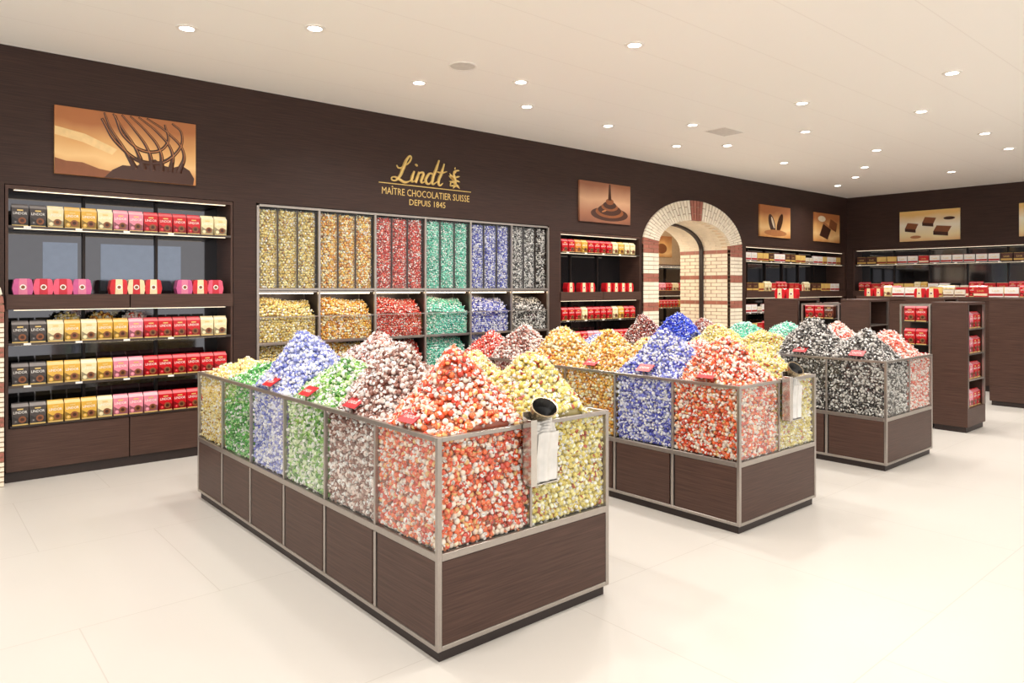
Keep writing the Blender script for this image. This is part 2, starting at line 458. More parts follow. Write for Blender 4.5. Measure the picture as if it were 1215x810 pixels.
BZ0, RIM = 0.447, 0.934
def pile_points(x0, x1, y0, y1, peak, sides, rng, s):
    cx, cy = (x0 + x1) / 2 + rng.uniform(-.015, .015), (y0 + y1) / 2 + rng.uniform(-.02, .02); hx, hy = (x1 - x0) / 2, (y1 - y0) / 2
    ph = rng.uniform(0, 6, 6)
    ku = [1.0 if 'a' in sides else 0.72, 1.0 if 'b' in sides else 0.72]
    kv = [1.0 if 'c' in sides else 0.72, 1.0 if 'd' in sides else 0.72]
    def H(x, y):
        u = (x - cx) / hx; v = (y - cy) / hy
        uu = np.where(u < 0, u * ku[0], u * ku[1]); vv = np.where(v < 0, v * kv[0], v * kv[1])
        rr = (np.abs(uu) ** 2.1 + np.abs(vv) ** 2.1 + 0.022) ** (1 / 2.1)
        rr = rr * (1 + 0.07 * np.sin(np.arctan2(v, u) * 3 + ph[3]) + 0.04 * np.sin(np.arctan2(v, u) * 5 + ph[4]))
        f = np.clip(1.17 - rr / 0.98, 0, 1.0)
        f = np.where(f < 0.14, 0.07 + f * 0.5, f)
        lump = 0.018 * np.sin(u * 5 + ph[0]) * np.sin(v * 4 + ph[1]) + 0.010 * np.sin(u * 9 + ph[2]) * np.sin(v * 8 + ph[5])
        edge = np.maximum(np.abs(uu), np.abs(vv))
        h = 0.885 + (peak - 0.885) * f + lump
        return np.where(edge > 0.88, np.minimum(h, 0.93 + np.maximum(1 - edge, 0) * 0.5), h)
    t = lattice(x0, x1, y0, y1, s * 0.78, rng)
    top = np.column_stack([t, H(t[:, 0], t[:, 1]) + rng.uniform(-.005, .009, len(t))])
    ps = [top]; kinds = [np.zeros(len(top))]
    zt = 0.915
    for sd in sides:
        if sd in 'ab':
            q = lattice(y0, y1, BZ0 + 0.02, zt, s, rng)
            xx = x0 if sd == 'a' else x1
            ps.append(np.column_stack([np.full(len(q), xx) + rng.uniform(-.003, .004, len(q)), q]))
        else:
            q = lattice(x0, x1, BZ0 + 0.02, zt, s, rng)
            yy = y0 if sd == 'c' else y1
            ps.append(np.column_stack([q[:, 0], np.full(len(q), yy) + rng.uniform(-.003, .004, len(q)), q[:, 1]]))
        kinds.append(np.full(len(q), ord(sd)))
    n = 14; ins = 0.007
    gx = np.linspace(x0 + ins, x1 - ins, n); gy = np.linspace(y0 + ins, y1 - ins, n)
    cv = []; cf = []
    for j in range(n):
        for i in range(n):
            cv.append((gx[i], gy[j], float(H(gx[i], gy[j])) - 0.010))
    for j in range(n - 1):
        for i in range(n - 1):
            a = j * n + i; cf += [(a, a + 1, a + n + 1), (a, a + n + 1, a + n)]
    ring = [i for i in range(n)] + [j * n + n - 1 for j in range(1, n)] + [(n - 1) * n + i for i in range(n - 2, -1, -1)] + [j * n for j in range(n - 2, 0, -1)]
    o = len(cv)
    for k in ring: cv.append((cv[k][0], cv[k][1], BZ0 + 0.004))
    L_ = len(ring)
    for k in range(L_):
        k2 = (k + 1) % L_; cf += [(ring[k], o + k, o + k2), (ring[k], o + k2, ring[k2])]
    cf += [(o, o + k + 1, o + k) for k in range(1, L_ - 1)]
    return np.concatenate(ps), np.concatenate(kinds), np.array(cv), np.array(cf)

def heap(name, pts, core, tmpl, key, rng, r, label, origin, group="heaps of wrapped chocolates"):
    pal = PAL[key]
    V, F, C, SM = candy_arrays(pts, tmpl, pal, rng, r)
    if core is not None:
        cv, cf = core
        F = np.concatenate([F, cf + len(V)]); V = np.concatenate([V, cv])
        C = np.concatenate([C, np.tile(pal['core'], (len(cf), 1)) * rng.uniform(0.7, 1.0, (len(cf), 1))])
        SM = np.concatenate([SM, np.zeros(len(cf), bool)])
    V = V - np.array(origin)
    return put(name, tri_mesh(name, V, F, C, SM), loc=origin, label=label, category="wrapped chocolates", group=group, kind="stuff")

# ------------------------------------------------------------------ island
individual = []
R_HI, S_HI, R_LO, S_LO = 0.0152, 0.0280, 0.0165, 0.0300
def island(x0, x1, y0, left, right, hi, label):
    L6 = 3.11 / 6; y1 = y0 + 3.11
    r = put("candy_display_island", None, loc=(x0, y0, 0), label=label, category="display counter", group="candy display islands")
    W_ = x1 - x0; Ln = y1 - y0; p = 0.022
    m = MB(); m.box(0.02, W_ - 0.02, 0.02, Ln - 0.02, 0, 0.052); put("plinth", m.mesh("plinth", [M_DARK]), r)
    m = MB(); m.box(0.014, W_ - 0.014, 0.014, Ln - 0.014, 0.052, 0.442); put("carcase", m.mesh("carcase", [M_DARK]), r)
    pm = MB(); pm.box(0, 0.014, p + 0.002, L6 - p - 0.002, 0.072, 0.418)
    me = pm.mesh("base_panel", [M_WOOD])
    gm = MB(); gm.box(0, 0.006, 0.004, L6 - 0.004, 0.452, 0.914); gme = gm.mesh("glass_pane", [M_GLASS])
    for i in range(6):
        put("base_panel", me, r, (0.003, i * L6, 0)); put("base_panel", me, r, (W_ - 0.017, i * L6, 0))
        put("glass_pane", gme, r, (0.008, i * L6, 0)); put("glass_pane", gme, r, (W_ - 0.014, i * L6, 0))
    em = MB(); em.box(p + 0.002, W_ - p - 0.002, 0, 0.014, 0.072, 0.418); eme = em.mesh("end_panel", [M_WOOD])
    put("end_panel", eme, r, (0, 0.003, 0)); put("end_panel", eme, r, (0, Ln - 0.017, 0))
    gm = MB(); gm.box(0.01, W_ / 2 - 0.004, 0, 0.006, 0.452, 0.914); gme2 = gm.mesh("glass_pane_end", [M_GLASS])
    for yy in (0.008, Ln - 0.014):
        put("glass_pane", gme2, r, (0, yy, 0)); put("glass_pane", gme2, r, (W_ / 2 - 0.006, yy, 0))
    def rail(a, b_, c, d, e, f, nm="frame_rail"):
        m = MB(); m.box(a, b_, c, d, e, f); o = put(nm, m.mesh(nm, [M_STEEL]), r); bevel(o, 0.002)
    for z0, z1 in ((0.05, 0.07), (0.420, 0.452), (0.914, 0.934)):
        rail(0, p, p, Ln - p, z0, z1); rail(W_ - p, W_, p, Ln - p, z0, z1)
        rail(p, W_ - p, 0, p, z0, z1); rail(p, W_ - p, Ln - p, Ln, z0, z1)
    for x in (0, W_ - p):
        for y in (0, Ln - p): rail(x, x + p, y, y + p, 0.05, 0.934, "frame_post")
        for i in range(1, 6):
            rail(x, x + p - 0.002, i * L6 - 0.010, i * L6 + 0.010, 0.07, 0.42, "frame_post")
            rail(x, x + p - 0.002, i * L6 - 0.007, i * L6 + 0.007, 0.452, 0.914, "frame_post")
    for y in (0.006, Ln - 0.018):
        rail(W_ / 2 - 0.006, W_ / 2 + 0.006, y, y + 0.012, 0.452, 0.914, "frame_post")
    ins = 0.032
    for row, (bins, xa, xb) in enumerate(((left, x0 + ins, x0 + W_ / 2 - 0.008), (right, x0 + W_ / 2 + 0.008, x1 - ins))):
        for i, (key, peak) in enumerate(bins):
            rng = np.random.default_rng(int(x0 * 100) + row * 10 + i)
            ya = y0 + i * L6 + (ins if i == 0 else 0.008); yb = y0 + (i + 1) * L6 - (ins if i == 5 else 0.008)
            sides = ('a' if row == 0 else 'b') + ('c' if i == 0 else '') + ('d' if i == 5 else '')
            near = hi or (i < 2 and x0 < 5)
            s = S_HI if near else S_LO
            pts, kd, cv, cf = pile_points(xa, xb, ya, yb, peak, sides, rng, s)
            if hi and i == 0:
                d = np.linalg.norm(pts - np.array([0, 0, CAM_H]), axis=1)
                d[kd == ord('b')] = 99
                individual.append((key, pts, d, xa, ya, yb, cv, cf, rng))
                continue
            heap("candy_heap", pts, (cv, cf), T_HI if near else T_LO, key, rng, R_HI if near else R_LO,
                 "heap of %s foil wrapped chocolates in a glass bin" % NAMEC[key], ((xa + xb) / 2, (ya + yb) / 2, BZ0))
    return r

island(1.68, 2.73, 2.42,
  [('orange',1.25),('brown',1.26),('green',1.13),('blue',1.27),('dgreen',1.03),('gold',1.01)],
  [('yellow',1.21),('yellow',1.18),('red',1.08),('pinkbrown',1.24),('green',1.02),('gold',1.01)], True,
  "steel and glass candy island with green and blue bins, wood base")
island(4.0, 5.0, 2.46,
  [('orange',1.20),('rblue',1.23),('amber',1.19),('amber',1.22),('pinkbrown',1.21),('red',1.12)],
  [('yellow',1.14),('rwhite',1.13),('yellow',1.12),('blue',1.14),('rwhite',1.1),('maroon',1.1)], False,
  "steel and glass candy island with royal blue and amber bins")
island(6.32, 7.36, 2.50,
  [('black',1.17),('black',1.25),('yellow',1.12),('yellow',1.15),('vblue',1.26),('maroon',1.23)],
  [('rwhite',1.14),('rwhite',1.19),('teal',1.19),('teal',1.17),('maroon',1.19),('gold',1.1)], False,
  "steel and glass candy island with black and white sweets")

alld = np.concatenate([t[2] for t in individual]); thr = np.sort(alld)[290]
for (key, pts, d, xa, ya, yb, cv, cf, rng) in individual:
    sel = d < thr
    heap("candy_heap", pts[~sel], (cv, cf), T_HI, key, rng, R_HI, "heap of %s foil wrapped chocolates in the end bin" % NAMEC[key], (xa + 0.25, (ya + yb) / 2, BZ0))
    meshes = []
    for k in range(16):
        meshes.append(tri_mesh("wrapped_truffle", *candy_arrays(np.zeros((1, 3)), T_HI, PAL[key], rng, R_HI)))
    for k, p in enumerate(pts[sel]):
        put("wrapped_truffle", meshes[random.randrange(16)], loc=tuple(p), label="round truffle in %s twisted foil wrapper" % NAMEC[key],
            category="chocolate", group="%s truffles in the end bin" % NAMEC[key],
            rot=(random.uniform(0, 6), random.uniform(0, 6), random.uniform(0, 6)))

# ------------------------------------------------------------------ packs
TD = text_data("LINDOR", 0.092, 0.021)
TDB = text_data("Lindt", 0.09, 0.03)
def pack_gable(rgb, name="c"):
    m = MB(); w, d, h = 0.0575, 0.034, 0.148
    dk = tuple(int(c * 0.62) for c in rgb); lt = tuple(int(c * 0.6 + 255 * 0.4) for c in rgb)
    m.hexa([(-w*.93,-d,0),(w*.93,-d,0),(w*.93,d,0),(-w*.93,d,0),(-w,-d,h),(w,-d,h),(w,d,h),(-w,d,h)], 0)
    m.hexa([(-w,-d,h),(w,-d,h),(w,d,h),(-w,d,h),(-w*0.97,-0.006,h+0.024),(w*0.97,-0.006,h+0.024),(w*0.97,0.006,h+0.024),(-w*0.97,0.006,h+0.024)], 5)
    m.box(-w*0.97, w*0.97, -0.004, 0.004, h+0.022, h+0.032, 0)
    w2 = w * .93
    m.poly([(-w2,0.012),(w2,0.012),(w2,0.056),(0.02,0.070),(-0.02,0.054),(-w2,0.078)], -d-0.0008, -d, 4)
    m.cyl((0.014, -d-0.0018, 0.046), 0.027, 0.001, 18, 2, axis='y')
    m.cyl((0.014, -d-0.0026, 0.046), 0.014, 0.0008, 14, 6, axis='y')
    m.cyl((-0.030, -d-0.0018, 0.030), 0.016, 0.001, 12, 0, axis='y')
    m.cyl((-0.030, -d-0.0026, 0.033), 0.006, 0.0008, 10, 5, axis='y')
    m.box(-w2, w2, -d-0.001, -d, 0.0, 0.010, 3)
    m.box(-0.02, 0.02, -d-0.001, -d, 0.124, 0.134, 3)
    add_text(m, TD, 0, -d-0.001, 0.094, 1)
    return m.mesh("gift_carton", [mat("carton_" + name, rgb, 0.22), M_WHITE, M_CHOC2, M_GOLD, mat("cartonprint_" + name, dk, 0.22), mat("cartonlight_" + name, lt, 0.22), M_CHOC])
def pack_hex(rgb, rgb2, name):
    m = MB(); pts = [(-0.062,0),(0.062,0),(0.072,0.05),(0.060,0.118),(0.045,0.128),(-0.045,0.128),(-0.060,0.118),(-0.072,0.05)]
    m.poly(pts, -0.045, 0.045, 0)
    m.poly([(-0.03,0),(0.03,0),(0.026,0.129),(-0.026,0.129)], -0.047, 0.047, 1)
    m.cyl((0, -0.049, 0.06), 0.022, 0.002, 14, 2, axis='y')
    m.cyl((0, -0.0505, 0.06), 0.014, 0.0015, 14, 3, axis='y')
    return m.mesh("gift_carton_low", [mat("lowbox_" + name, rgb, 0.25), mat("lowband_" + name, rgb2, 0.25), M_WHITE, M_CHOC2])
def pack_flat(rgb, rgb2, name, w=0.09, h=0.15):
    m = MB(); m.box(-w, w, -0.02, 0.02, 0, h, 0)
    m.box(-w, w, -0.0215, -0.02, h*0.12, h*0.34, 1)
    m.box(-w*0.97, w*0.97, -0.023, 0.021, h, h+0.004, 1)
    vs, fs = TDB
    m.add([(v[0], -0.0222, h*0.52 + v[1]) for v in vs], fs, 2)
    return m.mesh("chocolate_box", [mat("flat_" + name, rgb, 0.4), mat("flatband_" + name, rgb2, 0.4), M_GOLD])
PK = {
 'K': pack_gable((66,58,56), "black"), 'C': pack_gable((238,220,172), "cream"), 'G': pack_gable((222,174,74), "gold"),
 'O': pack_gable((226,140,60), "orange"), 'P': pack_gable((230,140,158), "pink"), 'R': pack_gable((200,28,38), "red"),
 'B': pack_gable((106,58,42), "brown"),
 'h': pack_hex((226,84,112), (196,34,52), "pink"), 'v': pack_hex((196,84,140), (216,120,150), "mauve"), 'r': pack_hex((200,28,38), (236,214,170), "red"), 'c': pack_hex((232,208,164), (196,28,38), "cream"),
 'w': pack_flat((240,236,230), (176,30,36), "white"), 'd': pack_flat((80,44,34), (210,170,90), "dark"), 'y': pack_flat((226,190,110), (150,60,40), "honey"),
 'e': pack_flat((190,28,36), (240,220,190), "red"), 'u': pack_flat((230,222,206), (120,80,60), "ivory", 0.07, 0.11),
}
DESC = {'K':'black','C':'cream and gold','G':'gold','O':'orange','P':'pink','R':'red','B':'brown','h':'pink and red low','v':'mauve pink low','r':'red and cream low','c':'cream and red low',
 'w':'white flat','d':'dark brown flat','y':'honey coloured flat','e':'red flat','u':'small ivory flat'}
WID = {'h':0.16,'r':0.16,'c':0.16,'v':0.16,'w':0.20,'d':0.20,'y':0.20,'e':0.20,'u':0.16}
def product(k, root, x, y, z, where, grp):
    a = root[3]; ca, sa = math.cos(a), math.sin(a)
    X = root[0] + x * ca - y * sa; Y = root[1] + x * sa + y * ca
    nm = "gift_carton" if k.isupper() or k in 'hrcv' else "chocolate_box"
    put(nm, PK[k], loc=(X, Y, root[2] + z), rot=(0, 0, a + random.uniform(-0.03, 0.03)),
        label="%s chocolate carton %s" % (DESC[k], where), category="chocolate box", group=grp)
def prow(root, pat, x0, x1, y, z, where, grp, pitch=None):
    x = x0; i = 0
    while True:
        k = pat[i % len(pat)]
        w = pitch if pitch else WID.get(k, 0.122)
        if x + w > x1: break
        if k != ' ': product(k, root, x + w / 2, y, z, where, grp)
        x += (w if k != ' ' else 0.10); i += 1

# ------------------------------------------------------------------ shelf units
tg = MB(); tg.box(-0.025, 0.025, -0.0095, -0.0085, -0.016, 0.0); TAG = tg.mesh("price_tag", [M_WHITE])
def shelf_unit(loc, rz, Ln, ztop, label, panes=True):
    r = put("shelf_unit", None, loc=(loc[0], loc[1], 0), rot=(0, 0, rz), label=label, category="shelving", group="recessed shelf units")
    d = 0.41
    m = MB(); m.box(0, Ln, d - 0.02, d, 0.1, ztop); put("mirror_back", m.mesh("mirror_back", [M_MIRROR]), r, label="smoked mirror back")
    m = MB(); m.box(0, 0.02, 0.004, d - 0.02, 0.1, ztop - 0.03); me = m.mesh("side_panel", [M_WOOD])
    put("side_panel", me, r); put("side_panel", me, r, (Ln - 0.02, 0, 0))
    m = MB(); m.box(0, Ln, 0.004, d - 0.02, ztop - 0.03, ztop); put("top_panel", m.mesh("top_panel", [M_WOOD]), r)
    m = MB(); m.box(0, Ln, 0.02, d, 0, 0.08); put("plinth", m.mesh("plinth", [M_DARK]), r)
    nd = max(2, round(Ln / 0.9))
    w = Ln / nd
    m = MB(); m.box(0.004, w - 0.004, 0.0, 0.38, 0.085, 0.43); me = m.mesh("drawer", [M_WOOD])
    for i in range(nd): bevel(put("drawer", me, r, (i * w, 0, 0)), 0.002)
    m = MB(); m.box(0.03, Ln - 0.03, -0.01, 0.37, 0.435, 0.448); put("shelf", m.mesh("shelf", [M_DARK]), r)
    m = MB(); m.box(0.004, w - 0.004, -0.02, d - 0.03, 1.38, 1.50); me = m.mesh("thick_shelf", [M_WOOD])
    for i in range(nd): bevel(put("thick_shelf", me, r, (i * w, 0, 0)), 0.002)
    for z in (2.05, 1.11, 0.77):
        m = MB(); m.box(0.02, Ln - 0.02, -0.0, 0.36, z - 0.012, z); put("shelf", m.mesh("shelf", [M_STEELD]), r)
        m = MB(); m.box(0.02, Ln - 0.02, -0.008, -0.001, z - 0.018, z + 0.002); put("shelf_edge", m.mesh("shelf_edge", [M_STEELD]), r)
        for i in range(int(Ln / 0.36)): put("price_tag", TAG, r, (0.145 + i * 0.36, 0, z))
    for z in (ztop - 0.034, 2.034, 1.376, 1.094, 0.754):
        zz = min(z, ztop - 0.034)
        m = MB(); m.box(0.06, Ln - 0.06, 0.03, 0.05, zz - 0.005, zz); put("light_strip", m.mesh("light_strip", [M_LEDS]), r)
    m = MB(); m.box(0.0, 0.022, d - 0.05, d - 0.02, 0.45, ztop - 0.03); me = m.mesh("upright", [M_DARK])
    k = max(3, int(Ln / 0.62))
    for i in range(1, k): put("upright", me, r, (Ln * i / k, 0, 0))
    if panes:
        for (a, b_) in ((0.30, 0.56), (0.74, 1.42)):
            if b_ < Ln:
                m = MB(); m.box(a, b_, d - 0.024, d - 0.021, 1.53, 1.95); put("window_reflection_pane", m.mesh("window_reflection_pane", [M_PANE]), r, label="pale blue grey pane coloured as a window reflection")
    return (loc[0], loc[1], 0, rz)

U1 = shelf_unit((0.64, D), 0, 1.78, 2.375, "dark recessed shelf unit full of cartons with drawers below")
g = "cartons in the tall shelf recess"
w_ = "on a mirrored wall shelf"
prow(U1, "KKCGGCPPRRRRCC", 0.04, 1.75, 0.06, 2.05, w_, g, 0.121)
prow(U1, "vhhv", 0.05, 0.62, 0.06, 1.50, "on the thick wooden shelf", g, 0.138)
prow(U1, "rcr", 0.74, 1.17, 0.06, 1.50, "on the thick wooden shelf", g, 0.138)
prow(U1, "vrh", 1.28, 1.72, 0.06, 1.50, "on the thick wooden shelf", g, 0.138)
for z, p in ((1.11, "KKCGCGGPRRRRCC"), (0.77, "KKGGCGPPRRRRRR"), (0.448, "KKGGGCPPPRRRRR")):
    prow(U1, p, 0.04, 1.75, 0.06, z, w_, g, 0.121)
for i, (xx, key) in enumerate(((1.10, 'gold'), (1.36, 'amber'), (1.62, 'rwhite'))):
    rng = np.random.default_rng(900 + i); pts = []
    for k in range(9):
        z = 1.128 + k * 0.024; rad = 0.125 * math.sqrt(max(0.02, 1 - (k / 9.0) ** 2)); nn = max(1, int(2 * math.pi * rad / 0.028))
        for j in range(nn):
            a = 2 * math.pi * j / nn + k; pts.append((xx + rad * math.cos(a), 7.15 + rad * 0.72 * math.sin(a), z))
    pts.append((xx, 7.15, 1.34))
    cv = [(xx + 0.115 * math.cos(a), 7.15 + 0.08 * math.sin(a), 1.114) for a in np.linspace(0, 2 * math.pi, 12, endpoint=False)] + [(xx, 7.15, 1.31)]
    cf = [(j, (j + 1) % 12, 12) for j in range(12)]
    heap("candy_heap", np.array(pts), (np.array(cv), np.array(cf)), T_LO, key, rng, 0.0165, "small mound of %s wrapped chocolates on a mirrored shelf" % NAMEC[key], (xx, 7.15, 1.112), "mounds of chocolates on the shelf")

U2 = shelf_unit((6.79, D), 0, 1.705, 2.325, "dark recessed shelf unit with red cartons beside the archway", panes=False)
g = "cartons in the shelf recess by the archway"
for z, p in ((2.05, "RROGRRRRCGCC"), (1.11, "RRRCRRRRCGRR"), (0.77, "RRRRPPGGRRRR"), (0.448, "RRRGGGRRRRPP")):
    prow(U2, p, 0.06, 1.67, 0.06, z, w_, g, 0.13)
prow(U2, "r rr  rrr", 0.15, 1.6, 0.06, 1.50, "on the thick wooden shelf", g)
U3 = shelf_unit((11.41, D), 0, 3.88, 2.325, "long dark recessed shelf unit with boxed chocolates", panes=False)
g = "boxes in the corner shelf recess"
prow(U3, "wwyydwwddyyuuwwy", 0.06, 3.8, 0.06, 2.05, w_, g)
prow(U3, "ddyCCeRRR eerCC ddyyww", 0.1, 3.8, 0.06, 1.50, "on the thick wooden shelf", g)
prow(U3, "wwuwwwyywwwuu", 0.06, 3.8, 0.06, 1.11, w_, g)
prow(U3, "dyeRRRddyyCCRRR", 0.06, 3.8, 0.06, 0.77, w_, g)
U4 = shelf_unit((XR, 6.77), -math.pi / 2, 4.7, 2.375, "long dark recessed shelf unit with white boxed chocolates", panes=False)
g = "boxes in the side wall shelf recess"
prow(U4, "ddyywwewwwwww", 0.06, 4.6, 0.06, 2.05, w_, g)
prow(U4, "RReRRyyCGwwuuRRee", 0.1, 4.6, 0.06, 1.50, "on the thick wooden shelf", g)
prow(U4, "wwyywwdd", 0.06, 4.6, 0.06, 1.11, w_, g)
U5 = shelf_unit((12.4, 10.17), 0, 3.0, 2.1, "dark shelf unit with cartons in the room behind the archway", panes=False)
prow(U5, "RRCCRRPP", 0.1, 2.9, 0.06, 1.50, "in the room behind the archway", "cartons behind the archway")
prow(U5, "RRRRGGRR", 0.1, 2.9, 0.06, 1.11, "in the room behind the archway", "cartons behind the archway")

# ------------------------------------------------------------------ candy dispensers in the wall recess
CW = 0.656; CX0 = 2.644
r = put("candy_dispenser", None, loc=(CX0, D, 0), label="steel framed bank of six glass candy dispensers over open bins", category="candy dispenser")
LnW = CW * 6
m = MB(); m.box(0, LnW, 0.36, 0.38, 0.09, 2.36); put("back_panel", m.mesh("back_panel", [M_STEELD]), r)
m = MB(); m.box(0, LnW, 0.02, 0.36, 0, 0.09); put("plinth", m.mesh("plinth", [M_DARK]), r)
pm = MB(); pm.box(0.02, CW - 0.02, 0.0, 0.36, 0.1, 0.50); pme = pm.mesh("drawer", [M_WOOD])
gm = MB(); gm.box(0.012, CW - 0.012, 0.006, 0.011, 1.555, 2.345); gme = gm.mesh("glass_pane_tall", [M_GLASS])
g2 = MB(); g2.box(0.012, CW - 0.012, 0.006, 0.011, 1.02, 1.26); gme2 = g2.mesh("glass_pane_low", [M_GLASS])
g3 = MB(); g3.box(0.012, CW - 0.012, 0.006, 0.011, 0.56, 0.82); gme3 = g3.mesh("glass_pane_base", [M_GLASS])
pp = MB(); pp.box(-0.012, 0.012, -0.012, 0.012, 0.0, 2.36); ppe = pp.mesh("frame_post", [M_STEEL])
pi = MB(); pi.box(-0.004, 0.004, 0.012, 0.34, 0.52, 2.35); pie = pi.mesh("divider", [M_STEELD])
tb = MB(); tb.box(-0.003, 0.003, 0.012, 0.04, 1.55, 2.35); tbe = tb.mesh("tube_divider", [M_STEELD])
ls = MB(); ls.box(0.04, CW - 0.04, 0.05, 0.09, 1.495, 1.505); lse = ls.mesh("light_strip", [M_LED])
keys = ['gold', 'amber', 'red', 'teal', 'rblue', 'black']
for i in range(7):
    put("frame_post", ppe, r, (i * CW if 0 < i < 6 else (0.014 if i == 0 else LnW - 0.014), 0, 0))
    if 0 < i < 6: put("divider", pie, r, (i * CW, 0, 0))
for z0, z1 in ((2.352, 2.375), (1.53, 1.552), (1.0, 1.016), (1.26, 1.268), (0.54, 0.556)):
    m = MB(); m.box(0.028, LnW - 0.028, -0.010, 0.010, z0, z1); put("frame_rail", m.mesh("frame_rail", [M_STEEL]), r)
for z in (1.51, 0.985, 0.53):
    m = MB(); m.box(0.0, LnW, 0.012, 0.35, z, z + 0.014); put("bin_floor", m.mesh("bin_floor", [M_STEEL]), r)
for i in range(6):
    put("drawer", pme, r, (i * CW, 0, 0)); put("glass_pane", gme, r, (i * CW, 0, 0)); put("glass_pane", gme2, r, (i * CW, 0, 0))
    put("glass_pane", gme3, r, (i * CW, 0, 0)); put("light_strip", lse, r, (i * CW, 0, 0))
    for k in (1, 2): put("tube_divider", tbe, r, (i * CW + 0.02 + (CW - 0.04) * k / 3, 0, 0))
    rng = np.random.default_rng(500 + i); bx = CX0 + i * CW
    tw = (CW - 0.04) / 3; hw = tw / 2 - 0.006
    pts = []
    for k in range(3):
        xc = bx + 0.02 + tw * (k + 0.5)
        a = lattice(-hw, hw, 1.56, 2.33, 0.029, rng)
        pts.append(np.column_stack([xc + a[:, 0], D + 0.034 + 0.035 * (np.abs(a[:, 0]) / hw) ** 3, a[:, 1]]))
    pts = np.concatenate(pts)
    x0_, x1_ = bx + 0.02, bx + CW - 0.02
    cv = np.array([(x0_, D+0.055, 1.53), (x1_, D+0.055, 1.53), (x1_, D+0.055, 2.33), (x0_, D+0.055, 2.33), (x0_, D+0.3, 1.53), (x1_, D+0.3, 1.53), (x1_, D+0.3, 2.33), (x0_, D+0.3, 2.33)])
    cf = np.array([(0,1,2),(0,2,3),(3,2,6),(3,6,7),(0,4,1),(1,4,5),(0,3,7),(0,7,4),(1,5,6),(1,6,2),(4,7,6),(4,6,5)])
    heap("candy_heap", pts, (cv, cf), T_LO, keys[i], rng, 0.0168, "%s wrapped chocolates stacked in a tall glass dispenser" % NAMEC[keys[i]], (bx + CW / 2, D + 0.15, 1.525))
    for (zb, zf, zt) in ((1.0, 1.27, 1.42), (0.545, 0.80, 0.95)):
        a = lattice(x0_ + 0.02, x1_ - 0.02, zb + 0.02, zf, 0.029, rng)
        front = np.column_stack([a[:, 0], np.full(len(a), D + 0.034), a[:, 1]])
        a = lattice(x0_ + 0.02, x1_ - 0.02, D + 0.034, D + 0.32, 0.027, rng)
        f = (a[:, 1] - D - 0.034) / 0.28
        top = np.column_stack([a, zf + (zt - zf) * np.sin(np.clip(f * 1.5, 0, 1) * math.pi / 2) + 0.02 * np.sin((a[:, 0] - bx) * 9.6)])
        cv = np.array([(x0_, D+0.045, zb), (x1_, D+0.045, zb), (x1_, D+0.045, zf-0.015), (x0_, D+0.045, zf-0.015), (x0_, D+0.34, zb), (x1_, D+0.34, zb), (x1_, D+0.34, zt-0.03), (x0_, D+0.34, zt-0.03)])
        heap("candy_heap", np.concatenate([front, top]), (cv, cf), T_LO, keys[i], rng, 0.0168, "%s wrapped chocolates heaped in an open wall bin" % NAMEC[keys[i]], (bx + CW / 2, D + 0.15, zb))

# ------------------------------------------------------------------ logo
lg = put("company_logo_sign", None, loc=(4.0, D, 2.5), label="gold cursive company logo with underline and motto on brown wall", category="sign")
S = 0.285
def sc_(pts, ox, oz): return [(ox + (p[0] * 1.04 + p[1] * 0.10) * S, -0.010, oz + p[1] * S * 0.96, p[2] if len(p) > 2 else 1.0) for p in pts]
strokes = [
 [(0.12,0.62,.6),(0.22,0.52,.8),(0.46,0.64,.8),(0.70,0.88,.9),(0.70,1.06,.9),(0.56,0.94,1.3),(0.42,0.54,1.8),(0.27,0.14,1.4),(0.08,-0.02,.8),(-0.05,0.05,.7),(0.04,0.13,.7),(0.30,0.05,1.3),(0.54,-0.04,1.3),(0.74,0.02,.7)],
 [(0.74,0.02,.6),(0.82,0.10,.5)],
 [(0.92,0.46,1.0),(0.85,0.20,1.6),(0.86,0.03,1.2),(0.96,0.06,.6),(1.03,0.13,.5)],
 [(0.98,0.70,1.3),(0.995,0.73,1.8),(1.01,0.75,1.3)],
 [(1.14,0.46,1.0),(1.08,0.22,1.6),(1.02,0.0,1.5)],
 [(1.06,0.22,.6),(1.19,0.42,.9),(1.33,0.43,1.3),(1.30,0.22,1.6),(1.29,0.04,1.2),(1.40,0.06,.6),(1.46,0.12,.5)],
 [(1.84,0.36,.7),(1.70,0.46,1.0),(1.53,0.32,1.5),(1.49,0.08,1.4),(1.62,0.00,1.0),(1.78,0.18,.7)],
 [(2.02,1.06,.9),(1.92,0.68,1.5),(1.79,0.20,1.6),(1.82,0.02,1.2),(1.94,0.08,.6),(2.04,0.16,.5)],
 [(2.28,0.94,.8),(2.18,0.50,1.6),(2.08,0.16,1.5),(2.14,0.0,1.1),(2.30,0.10,.5)],
 [(1.98,0.56,.6),(2.18,0.54,1.1),(2.44,0.62,.5)],
]
me = curve_mesh([sc_(s, 0.17, 0.258) for s in strokes], 0.0122, res=12)
me.materials.clear(); me.materials.append(M_GOLD)
for p in me.polygons: p.use_smooth = True
put("script_lettering", me, lg)
me = curve_mesh([[(0.0,-0.006,0.218,.8),(0.6,-0.006,0.218,1),(1.27,-0.006,0.218,.8)]], 0.0068)
me.materials.clear(); me.materials.append(M_GOLD); put("underline", me, lg)
EX, EZ, ES = 1.03, 0.242, 0.86
em = MB()
def leaf(cx_, cz_, L_, w__, ang):
    pts = []
    for i in range(12):
        t = i / 11.0; pts.append((t * L_, w__ * math.sin(math.pi * t ** 0.8)))
    for i in range(10, 0, -1):
        t = i / 11.0; pts.append((t * L_, -w__ * 0.7 * math.sin(math.pi * t ** 0.8)))
    ca, sa = math.cos(ang), math.sin(ang)
    em.poly([(EX + ES * (cx_ + a * ca - b_ * sa), EZ + ES * (cz_ + a * sa + b_ * ca)) for a, b_ in pts], -0.012, -0.002)
rad_ = math.radians
